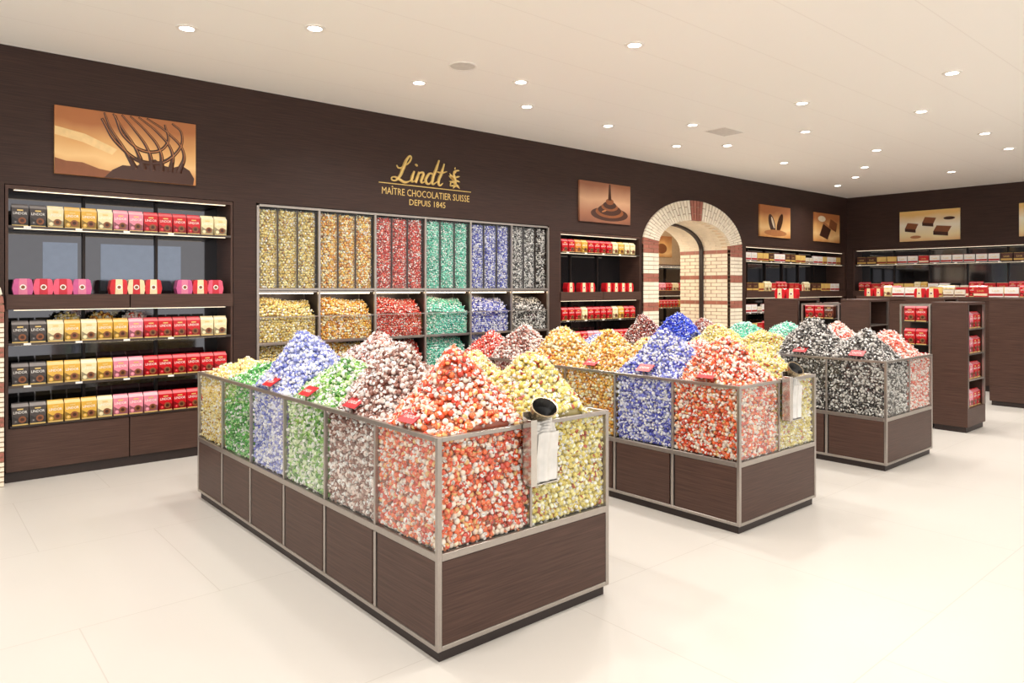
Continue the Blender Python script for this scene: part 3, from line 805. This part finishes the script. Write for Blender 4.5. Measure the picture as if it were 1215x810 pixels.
leaf(.015, .02, 0.22, 0.034, rad_(100)); leaf(-.01, .10, 0.13, 0.024, rad_(128)); leaf(-.015, .12, 0.10, 0.018, rad_(152))
leaf(-.01, .08, 0.09, 0.016, rad_(172)); leaf(-.02, .20, 0.08, 0.022, rad_(48)); leaf(.02, .245, 0.06, 0.012, rad_(8))
leaf(.01, .15, 0.08, 0.014, rad_(18)); leaf(.01, .11, 0.08, 0.014, rad_(-12)); leaf(.01, .06, 0.09, 0.018, rad_(-38))
leaf(0, .07, 0.08, 0.020, rad_(-110)); leaf(-.01, .04, 0.08, 0.012, rad_(190)); leaf(-.08, .02, 0.08, 0.010, rad_(80))
leaf(.0, .26, 0.035, 0.010, rad_(80))
put("emblem", em.mesh("emblem", [M_GOLD]), lg, label="gold upright heraldic emblem")
m = MB(); add_text(m, text_data("MAÎTRE CHOCOLATIER SUISSE", 1.21, 0.098, 0.0), 0.645, -0.004, 0.095, 0)
put("motto_lettering", m.mesh("motto", [M_GOLD]), lg)
m = MB(); add_text(m, text_data("DEPUIS 1845", 0.5, 0.068, 0.0), 0.645, -0.004, -0.005, 0)
put("motto_lettering", m.mesh("motto2", [M_GOLD]), lg)

# ------------------------------------------------------------------ pictures
def poster(x, y, z, w, h, rz, bg, shapes, label):
    r = put("chocolate_picture", None, loc=(x, y, z), rot=(0, 0, rz), label=label, category="picture", group="chocolate pictures")
    m = MB(); m.box(0, w, -0.03, 0, 0, h); put("panel", m.mesh("panel", [bg]), r)
    for i, (pts, mt) in enumerate(shapes):
        m = MB(); m.poly(pts, -0.0305 - 0.0004 * (i + 1), -0.030, 0); put("printed_shape", m.mesh("printed_shape", [mt]), r)
    return r
def strands(r, ws, rad, mt, y=-0.0315):
    me = curve_mesh(ws, rad, res=10); me.materials.clear(); me.materials.append(mt); me.transform(Matrix.Diagonal((1, 0.08, 1, 1)))
    put("printed_shape", me, r, (0, y, 0))
def ell(cx, cz, a, b_, n=28, t=0):
    return [(cx + a * math.cos(2*math.pi*i/n) * math.cos(t) - b_ * math.sin(2*math.pi*i/n) * math.sin(t),
             cz + a * math.cos(2*math.pi*i/n) * math.sin(t) + b_ * math.sin(2*math.pi*i/n) * math.cos(t)) for i in range(n)]
G1 = gradient_mat("picture_golden", [(124,68,32),(200,134,72),(238,196,134),(224,168,104),(178,110,62)], 2, 0.62, 0.5)
M_CG = gradient_mat("picture_chocolate_sheen", [(46,22,12),(116,64,36),(60,30,16),(148,90,54),(66,34,20)], 0, 0.55, 1.2)
p1 = poster(0.968, D, 2.495, 1.104, 0.56, 0, G1,
   [([(0,0.32),(0.20,0.28),(0.42,0.20),(0.46,0.25),(0.22,0.35),(0,0.39)], mat("picture_pale_gold", (238,202,142), 0.4)),
    ([(0,0),(0.5,0),(0.46,0.05),(0.32,0.07),(0.2,0.11),(0.08,0.11),(0,0.13)], M_CHOC2),
    ([(0.36,0),(1.08,0),(1.09,0.06),(1.05,0.13),(0.98,0.17),(0.90,0.14),(0.84,0.15),(0.76,0.20),(0.68,0.17),(0.60,0.12),(0.50,0.12),(0.42,0.07)], M_CG)], "golden photograph of a whisk dripping melted chocolate")
dk = []
for i in range(6):
    o = i * 0.095
    dk.append([(0.36 + o * 0.7, 0, 0.553, .7), (0.40 + o * 1.0, 0, 0.44, .9), (0.50 + o * 1.05, 0, 0.28, 1.2), (0.60 + o * 0.75, 0, 0.10, 2.2)])
dk.append([(0.34,0,0.50,1.0),(0.46,0,0.30,1.3),(0.70,0,0.16,1.8),(0.92,0,0.26,1.3),(0.98,0,0.46,.9),(0.90,0,0.54,.8)])
dk.append([(0.44,0,0.54,1.0),(0.52,0,0.36,1.2),(0.72,0,0.26,1.4),(0.86,0,0.36,1.1),(0.84,0,0.52,.8)])
strands(p1, dk, 0.013, M_CHOC)
hl = [[(a[0] + 0.004, 0, a[2] - (0.004 if k == 0 else 0), a[3] * 0.8) for k, a in enumerate(s)] for s in dk]
strands(p1, hl, 0.0045, M_CHOC3, -0.0326)
G2 = gradient_mat("picture_tan", [(84,46,30),(160,104,76),(204,158,122),(150,96,66)], 2, 0.62, 0.3)
poster(7.145, D, 2.485, 1.077, 0.57, 0, G2, [(ell(0.62,0.13,0.40,0.10), M_CG), (ell(0.62,0.16,0.30,0.085), M_CHOC2), (ell(0.62,0.19,0.25,0.08), M_CG),
   (ell(0.62,0.235,0.18,0.06), M_CHOC2), (ell(0.62,0.26,0.14,0.055), M_CG), (ell(0.62,0.31,0.085,0.045), M_CHOC2), ([(0.585,0.33),(0.655,0.33),(0.635,0.56),(0.61,0.56)], M_CHOC),
   (ell(0.50,0.17,0.05,0.012,20,0.3), M_CHOC3)], "picture of chocolate poured into a swirled mound")
p3 = poster(11.84, D, 2.50, 1.095, 0.58, 0, G1, [(ell(0.42,0.24,0.1,0.2,24,0.5), M_CG), (ell(0.70,0.27,0.08,0.2,24,-0.5), M_CHOC), (ell(0.55,0.08,0.4,0.06), M_CHOC3), (ell(0.45,0.27,0.03,0.12,24,0.5), M_VAULT)], "picture of hands shaping pralines on golden ground")
p4 = poster(13.90, D, 2.50, 1.09, 0.58, 0, G1, [([(0.2,0.12),(0.55,0.05),(0.7,0.26),(0.36,0.36)], M_CG), ([(0.36,0.36),(0.7,0.26),(0.7,0.31),(0.37,0.41)], M_CHOC3), ([(0.6,0.30),(0.92,0.22),(0.98,0.40),(0.68,0.48)], M_CHOC2), (ell(0.3,0.46,0.16,0.06), M_VAULT)], "picture of chocolate pieces on amber ground")
G3 = gradient_mat("picture_pale", [(214,140,56),(246,226,176),(250,242,220),(238,196,120)], 2, 0.62, 0.3)
def sq(x, z, s, a, mt): 
    return ([(x, z), (x + s, z - 0.03), (x + s + a, z + 0.08), (x + a, z + 0.11)], mt)
poster(XR, 5.83, 2.49, 1.08, 0.60, -math.pi/2, G3, [sq(0.1,0.26,0.2,0.05,M_CHOC2), ([(0.1,0.26),(0.3,0.23),(0.3,0.17),(0.1,0.2)], M_CHOC), sq(0.42,0.36,0.2,0.05,M_CHOC2), ([(0.42,0.36),(0.62,0.33),(0.62,0.27),(0.42,0.3)], M_CHOC),
    sq(0.62,0.18,0.26,0.06,M_CHOC2), ([(0.62,0.18),(0.88,0.15),(0.88,0.08),(0.62,0.11)], M_CHOC), (ell(0.3,0.08,0.1,0.03), M_CHOC3), (ell(0.9,0.42,0.1,0.03), M_CHOC)], "pale golden picture of cut chocolate squares")
poster(XR, 3.80, 2.49, 1.08, 0.60, -math.pi/2, G3, [(ell(0.5,0.3,0.2,0.15), M_CHOC), (ell(0.47,0.34,0.1,0.06), M_CHOC2)], "pale golden picture with a dark praline")
poster(13.3, 10.6, 2.3, 0.9, 0.5, 0, G1, [(ell(0.5,0.2,0.2,0.12), M_CHOC2)], "golden chocolate picture in the room behind the archway")

# ------------------------------------------------------------------ bag holders and cards
M_BRASS = mat("dark_brass", (160, 144, 116), 0.2, 0.85)
def bag_holder(x, y):
    r = put("bag_dispenser", None, loc=(x, y, 0.66), label="steel holder with clear bags and dark scoop on glass bin", category="bag dispenser", group="bag dispensers")
    m = MB(); m.box(-0.088, 0.088, -0.006, 0, 0.0, 0.33); m.box(-0.088, 0.088, -0.006, 0.03, 0.276, 0.282)
    m.box(-0.088, -0.083, -0.06, 0, 0.0, 0.30); m.box(-0.088, -0.052, -0.062, -0.058, 0.0, 0.30)
    m.box(0.083, 0.088, -0.05, 0, 0.0, 0.10); m.box(-0.088, 0.088, -0.06, 0, 0.0, 0.005)
    bevel(put("holder", m.mesh("holder", [M_POL]), r), 0.0015)
    m = MB()
    for i in range(6):
        y_ = -0.012 - i * 0.007; t = 0.292 - 0.012 * i; s = 0.006 * math.sin(i * 2.1); nseg = 14
        vs = []; fs = []
        for k in range(nseg + 1):
            xx = -0.046 + (0.128) * k / nseg
            wv = 0.006 * math.sin(k * 0.9 + i)
            vs += [(xx + s, y_ + wv * 0.5 - 0.004, 0.004 + 0.004 * (i % 3)), (xx, y_ + wv, t * 0.5), (xx - s, y_ - 0.008 + wv * 0.6, t + 0.003 * math.sin(k * .6 + i))]
        for k in range(nseg):
            for q in range(2):
                a = k * 3 + q; fs.append((a, a + 3, a + 4, a + 1))
        m.add(vs, fs)
    o = put("bag_stack", m.mesh("bag_stack", [M_BAG]), r, label="stack of clear film bags")
    for p in o.data.polygons: p.use_smooth = True
    n = 22; vs = []
    prof_o = ((0.066, -0.055, 0.352), (0.058, -0.040, 0.325), (0.044, -0.030, 0.300), (0.032, -0.026, 0.285))
    prof_i = ((0.058, -0.055, 0.351), (0.048, -0.040, 0.325), (0.034, -0.030, 0.300))
    for prof in (prof_o, prof_i):
        for j, (rad, yy, zz) in enumerate(prof):
            tl = (0.62, 0.42, 0.2, 0.0)[j]
            for i in range(n):
                a = 2 * math.pi * i / n
                vs.append((rad * 1.2 * math.cos(a), yy + rad * 0.60 * math.sin(a), zz + rad * tl * math.sin(a)))
    fo = []; fi = []
    for k in range(3):
        for i in range(n): fo.append((k*n+i, k*n+(i+1)%n, (k+1)*n+(i+1)%n, (k+1)*n+i))
    fo.append(tuple(range(3*n, 4*n)))
    for i in range(n): fo.append((i, (i+1)%n, 4*n+(i+1)%n, 4*n+i))
    for k in (4, 5):
        for i in range(n): fi.append((k*n+i, k*n+(i+1)%n, (k+1)*n+(i+1)%n, (k+1)*n+i))
    fi.append(tuple(range(6*n, 7*n)))
    m = MB(); m.v = vs; m.f = fo + fi; m.m = [0]*len(fo) + [1]*len(fi)
    put("scoop", m.mesh("scoop", [M_BRASS, M_BLACK]), r, label="brass scoop cup with black inside")
bag_holder(2.23, 2.42 - 0.001)
bag_holder(4.60, 2.46 - 0.001)

TDC = text_data("LINDOR", 0.08, 0.02)
def card(x, y, z=0.934):
    r = put("price_card", None, loc=(x, y, z), rot=(0, 0, -math.pi / 2), label="red price card on a steel clip on the bin rim", category="price card", group="price cards")
    m = MB(); m.hexa([(-.062,-.012,.03),(.062,-.012,.03),(.062,-.009,.028),(-.062,-.009,.028),(-.062,.055,.072),(.062,.055,.072),(.062,.057,.069),(-.062,.057,.069)])
    put("card", m.mesh("card", [M_REDCARD]), r)
    m = MB(); vs, fs = TDC
    m.add([(v[0], -.012 + (v[1] + 0.028) * 0.85 - 0.0012, .0306 + (v[1] + 0.028) * 0.535 + 0.001) for v in vs], fs, 0)
    put("card_lettering", m.mesh("card_lettering", [M_WHITE]), r)
    m = MB(); m.box(-.006, .006, 0.006, 0.012, 0, 0.042); put("clip", m.mesh("clip", [M_STEEL]), r)
for i in range(4): card(1.692, 2.42 + 0.518 * (i + 0.5))
for i in range(4): card(4.012, 2.46 + 0.518 * (i + 0.5))
for i in range(2): card(6.332, 2.50 + 0.518 * (i + 0.5))

# ------------------------------------------------------------------ gondolas / counters
def gondola(x0, x1, y0, y1, h, label, ends=True):
    r = put("shelf_gondola", None, loc=(x0, y0, 0), label=label, category="display cabinet", group="freestanding gondolas")
    w, l = x1 - x0, y1 - y0
    m = MB(); m.box(0.02, w - 0.02, 0.02, l - 0.02, 0, 0.06); put("plinth", m.mesh("plinth", [M_DARK]), r)
    m = MB(); m.box(0, w, 0, l, 0.06, 0.26); bevel(put("base", m.mesh("base", [M_WOOD]), r))
    m = MB(); m.box(0, 0.03, 0, l, 0.26, h - 0.03); me = m.mesh("side_panel", [M_WOOD]); put("side_panel", me, r); put("side_panel", me, r, (w - 0.03, 0, 0))
    m = MB(); m.box(0, w, 0, l, h - 0.03, h); bevel(put("top", m.mesh("top", [M_WOOD]), r))
    m = MB(); m.box(0.03, w - 0.03, 0.26, l, 0.26, h - 0.03); put("back_panel", m.mesh("back_panel", [M_DARK]), r)
    m = MB(); m.box(0.03, w - 0.03, 0.0, 0.25, 0, 0.014); me = m.mesh("shelf", [M_STEEL])
    zs = (0.55, 0.83, 1.10)
    for z in zs: put("shelf", me, r, (0, 0, z))
    m = MB(); m.box(0.03, 0.05, 0.0, 0.02, 0.26, h - 0.03); me = m.mesh("steel_upright", [M_STEEL]); put("steel_upright", me, r); put("steel_upright", me, r, (w - 0.08, 0, 0))
    if ends:
        for z in (0.26,) + tuple(z + 0.014 for z in zs):
            prow((x0, y0, 0, 0), "RPRRR", 0.06, w - 0.04, 0.07, z, "on a gondola end shelf", "cartons on the gondola")
    return r
gondola(8.65, 9.24, 2.60, 2.95, 1.40, "dark wood gondola with cartons on its end shelves")
def glass_case(x0, x1, y0, y1, h, label, prod):
    r = put("display_case", None, loc=(x0, y0, 0), label=label, category="display cabinet", group="glass display cases")
    w, l = x1 - x0, y1 - y0
    m = MB(); m.box(0, w, 0, l, 0, 0.35); bevel(put("base", m.mesh("base", [M_WOOD]), r))
    m = MB()
    for x in (0, w - 0.02):
        for y in (0, l - 0.02): m.box(x, x + 0.02, y, y + 0.02, 0.35, h)
    for z in (h - 0.02,):
        m.box(0.02, w - 0.02, 0, 0.02, z, h); m.box(0.02, w - 0.02, l - 0.02, l, z, h)
        m.box(0, 0.02, 0.02, l - 0.02, z, h); m.box(w - 0.02, w, 0.02, l - 0.02, z, h)
    put("frame", m.mesh("frame", [M_STEEL]), r)
    for z in (0.65, 0.92, 1.18):
        m = MB(); m.box(0.02, w - 0.02, 0.02, l - 0.02, z - 0.01, z); put("shelf", m.mesh("shelf", [M_STEELD]), r)
    m = MB(); m.box(0.24, 0.26, 0.02, l - 0.02, 0.35, h - 0.02); put("back_panel", m.mesh("back_panel", [M_DARK]), r)
    for z in (0.35, 0.65, 0.92, 1.18):
        prow((x0, y1, 0, -math.pi / 2), prod, 0.03, l - 0.01, 0.07, z, "in a glass display case", "cartons in the display cases")
glass_case(8.65, 9.24, 2.96, 3.28, 1.37, "steel framed case with red cartons beside the gondola", "RR")
gondola(8.65, 9.24, 3.62, 3.95, 1.42, "dark wood gondola standing beyond the candy islands", False)
glass_case(8.65, 9.24, 3.97, 4.45, 1.36, "steel framed case with red and brown cartons", "RRB")
gondola(8.65, 9.24, 4.50, 4.96, 1.42, "dark wood gondola with a red box on top", False)
gondola(11.0, 11.6, 2.35, 3.05, 1.42, "dark wood gondola near the side wall", True)
gondola(11.0, 11.6, 3.6, 4.1, 1.42, "dark wood gondola with red cartons on top", False)
r = put("sales_counter", None, loc=(12.4, 2.6, 0), label="long dark wood counter before the side wall shelves", category="counter")
m = MB(); m.box(0.03, 0.67, 0.03, 2.77, 0, 0.08); put("plinth", m.mesh("plinth", [M_DARK]), r)
m = MB(); m.box(0.02, 0.68, 0.02, 2.78, 0.08, 1.36); bevel(put("body", m.mesh("body", [M_WOOD]), r))
m = MB(); m.box(0, 0.7, 0, 2.8, 1.36, 1.42); bevel(put("countertop", m.mesh("countertop", [M_WOOD]), r))
prow((12.4, 5.4, 0, -math.pi / 2), "rrCwwuyuu ewwRcRRuu", 0.1, 2.7, 0.1, 1.42, "on the long counter", "boxes on the counter")
prow((12.4, 5.4, 0, -math.pi / 2), "eRRuwwCCeRRryyw", 0.15, 2.7, 0.35, 1.42, "on the long counter", "boxes on the counter")
for xx, yy, zz, pt in ((8.7, 4.93, 1.42, "rr"), (11.05, 4.08, 1.42, "rr")):
    prow((xx, yy, 0, -math.pi / 2), pt, 0.05, 0.45, 0.1, zz, "on top of a gondola", "boxes on gondolas")

# ------------------------------------------------------------------ ceiling lights
vis = [(1.62,5.58),(2.34,4.96),(4.42,3.65),(3.70,5.64),(4.41,5.0),(5.05,5.63),(6.38,5.67),(7.10,4.99),(7.13,3.66),(7.15,2.27),
       (8.46,4.30),(8.45,2.98),(10.25,2.89),(7.99,5.87),(8.48,5.4),(10.31,5.58),(10.35,4.23),(11.65,4.94),(12.58,5.49),(13.36,6.16),(11.61,2.99),
       (13.2,4.2),(13.6,2.9)]
hid = [(1.6,3.6),(2.9,2.2),(0.4,4.6),(4.4,1.6),(1.6,1.2),(0.0,2.4),(7.1,0.8),(4.4,-0.6),(1.6,-1.0),(10.3,1.2),(-1.4,4.5),(12.6,1.2)]  # unseen downlights added out of view to light the room
n = 24
def annulus(m, r0, r1, z0, z1, mi):
    vs = []
    for (r_, z_) in ((r0, z1), (r1, z1), (r1, z0), (r0, z0)):
        for i in range(n):
            a = 2 * math.pi * i / n; vs.append((r_ * math.cos(a), r_ * math.sin(a), z_))
    fs = []
    for k in range(4):
        k2 = (k + 1) % 4
        for i in range(n): fs.append((k*n+i, k*n+(i+1)%n, k2*n+(i+1)%n, k2*n+i))
    m.add(vs, fs, mi)
tr = MB(); annulus(tr, 0.052, 0.078, -0.008, 0.0, 0); trm = tr.mesh("trim_ring", [M_TRIM])
lb = MB(); lb.cyl((0, 0, -0.005), 0.052, 0.004, 24); lbm = lb.mesh("lamp_lens", [M_LAMP])
for i, (x, y) in enumerate(vis + hid):
    o = put("recessed_downlight", None, loc=(x, y, CH), label="round white recessed spotlight glowing in the ceiling", category="ceiling light", group="recessed ceiling spotlights")
    put("trim_ring", trm, o); put("lamp_lens", lbm, o)
    ld = bpy.data.lights.new("spot", 'SPOT'); ld.energy = 98; ld.spot_size = math.radians(150); ld.spot_blend = 0.8
    ld.color = (1.0, 0.955, 0.90); ld.shadow_soft_size = 0.09
    put("light_source", ld, o, (0, 0, -0.03))
o = put("ceiling_speaker", None, loc=(3.71, 4.97, CH), label="round grey flush ceiling speaker", category="speaker")
m = MB(); m.cyl((0, 0, -0.006), 0.11, 0.006, 28); put("grille", m.mesh("grille", [M_GREY]), o)
m = MB(); annulus(m, 0.11, 0.122, -0.009, 0, 0); put("rim", m.mesh("rim", [M_TRIM]), o)
o = put("air_vent", None, loc=(7.71, 4.95, CH), label="square grey slatted ceiling vent", category="vent")
m = MB(); m.box(-0.22, 0.22, -0.15, 0.15, -0.004, 0); put("vent_frame", m.mesh("vent_frame", [M_TRIM]), o)
m = MB()
for i in range(9): m.box(-0.2, 0.2, -0.135 + i * 0.031, -0.115 + i * 0.031, -0.01, -0.004)
put("louvre", m.mesh("louvre", [M_GREY]), o)
ld = bpy.data.lights.new("rear", 'POINT'); ld.energy = 220; ld.color = (1, .92, .8); ld.shadow_soft_size = 0.2
o = put("rear_fill_lamp", None, loc=(12.0, 9.0, 3.0), label="added fill lamp in the room behind the archway", category="ceiling light")  # lamp added to brighten the room behind the arch
put("trim_ring", trm, o); put("lamp_lens", lbm, o); put("light_source", ld, o, (0, 0, -0.1))
ld = bpy.data.lights.new("rear", 'POINT'); ld.energy = 110; ld.color = (1, .92, .8); ld.shadow_soft_size = 0.2
o = put("rear_fill_lamp", None, loc=(9.4, 8.6, 3.0), label="added fill lamp just behind the archway", category="ceiling light")  # second added lamp, brightens the passage side of that room
put("trim_ring", trm, o); put("lamp_lens", lbm, o); put("light_source", ld, o, (0, 0, -0.1))

# ------------------------------------------------------------------ world + camera
w = bpy.data.worlds.new("World"); scene.world = w; w.use_nodes = True
bg = w.node_tree.nodes["Background"]
bg.inputs["Color"].default_value = (1.0, 0.97, 0.935, 1)
bg.inputs["Strength"].default_value = 1.5
cd = bpy.data.cameras.new("camera"); cam = bpy.data.objects.new("camera", cd); COL.objects.link(cam)
cd.sensor_width = 36; cd.lens = 25.07; cd.shift_y = -63 / 1215.0; cd.clip_end = 100
cam.location = (0, 0, CAM_H); cam.rotation_euler = (math.radians(90), 0, math.radians(-40.7))
scene.camera = cam
scene.view_settings.view_transform = 'Standard'
scene.view_settings.look = 'None'
scene.view_settings.exposure = 0.0
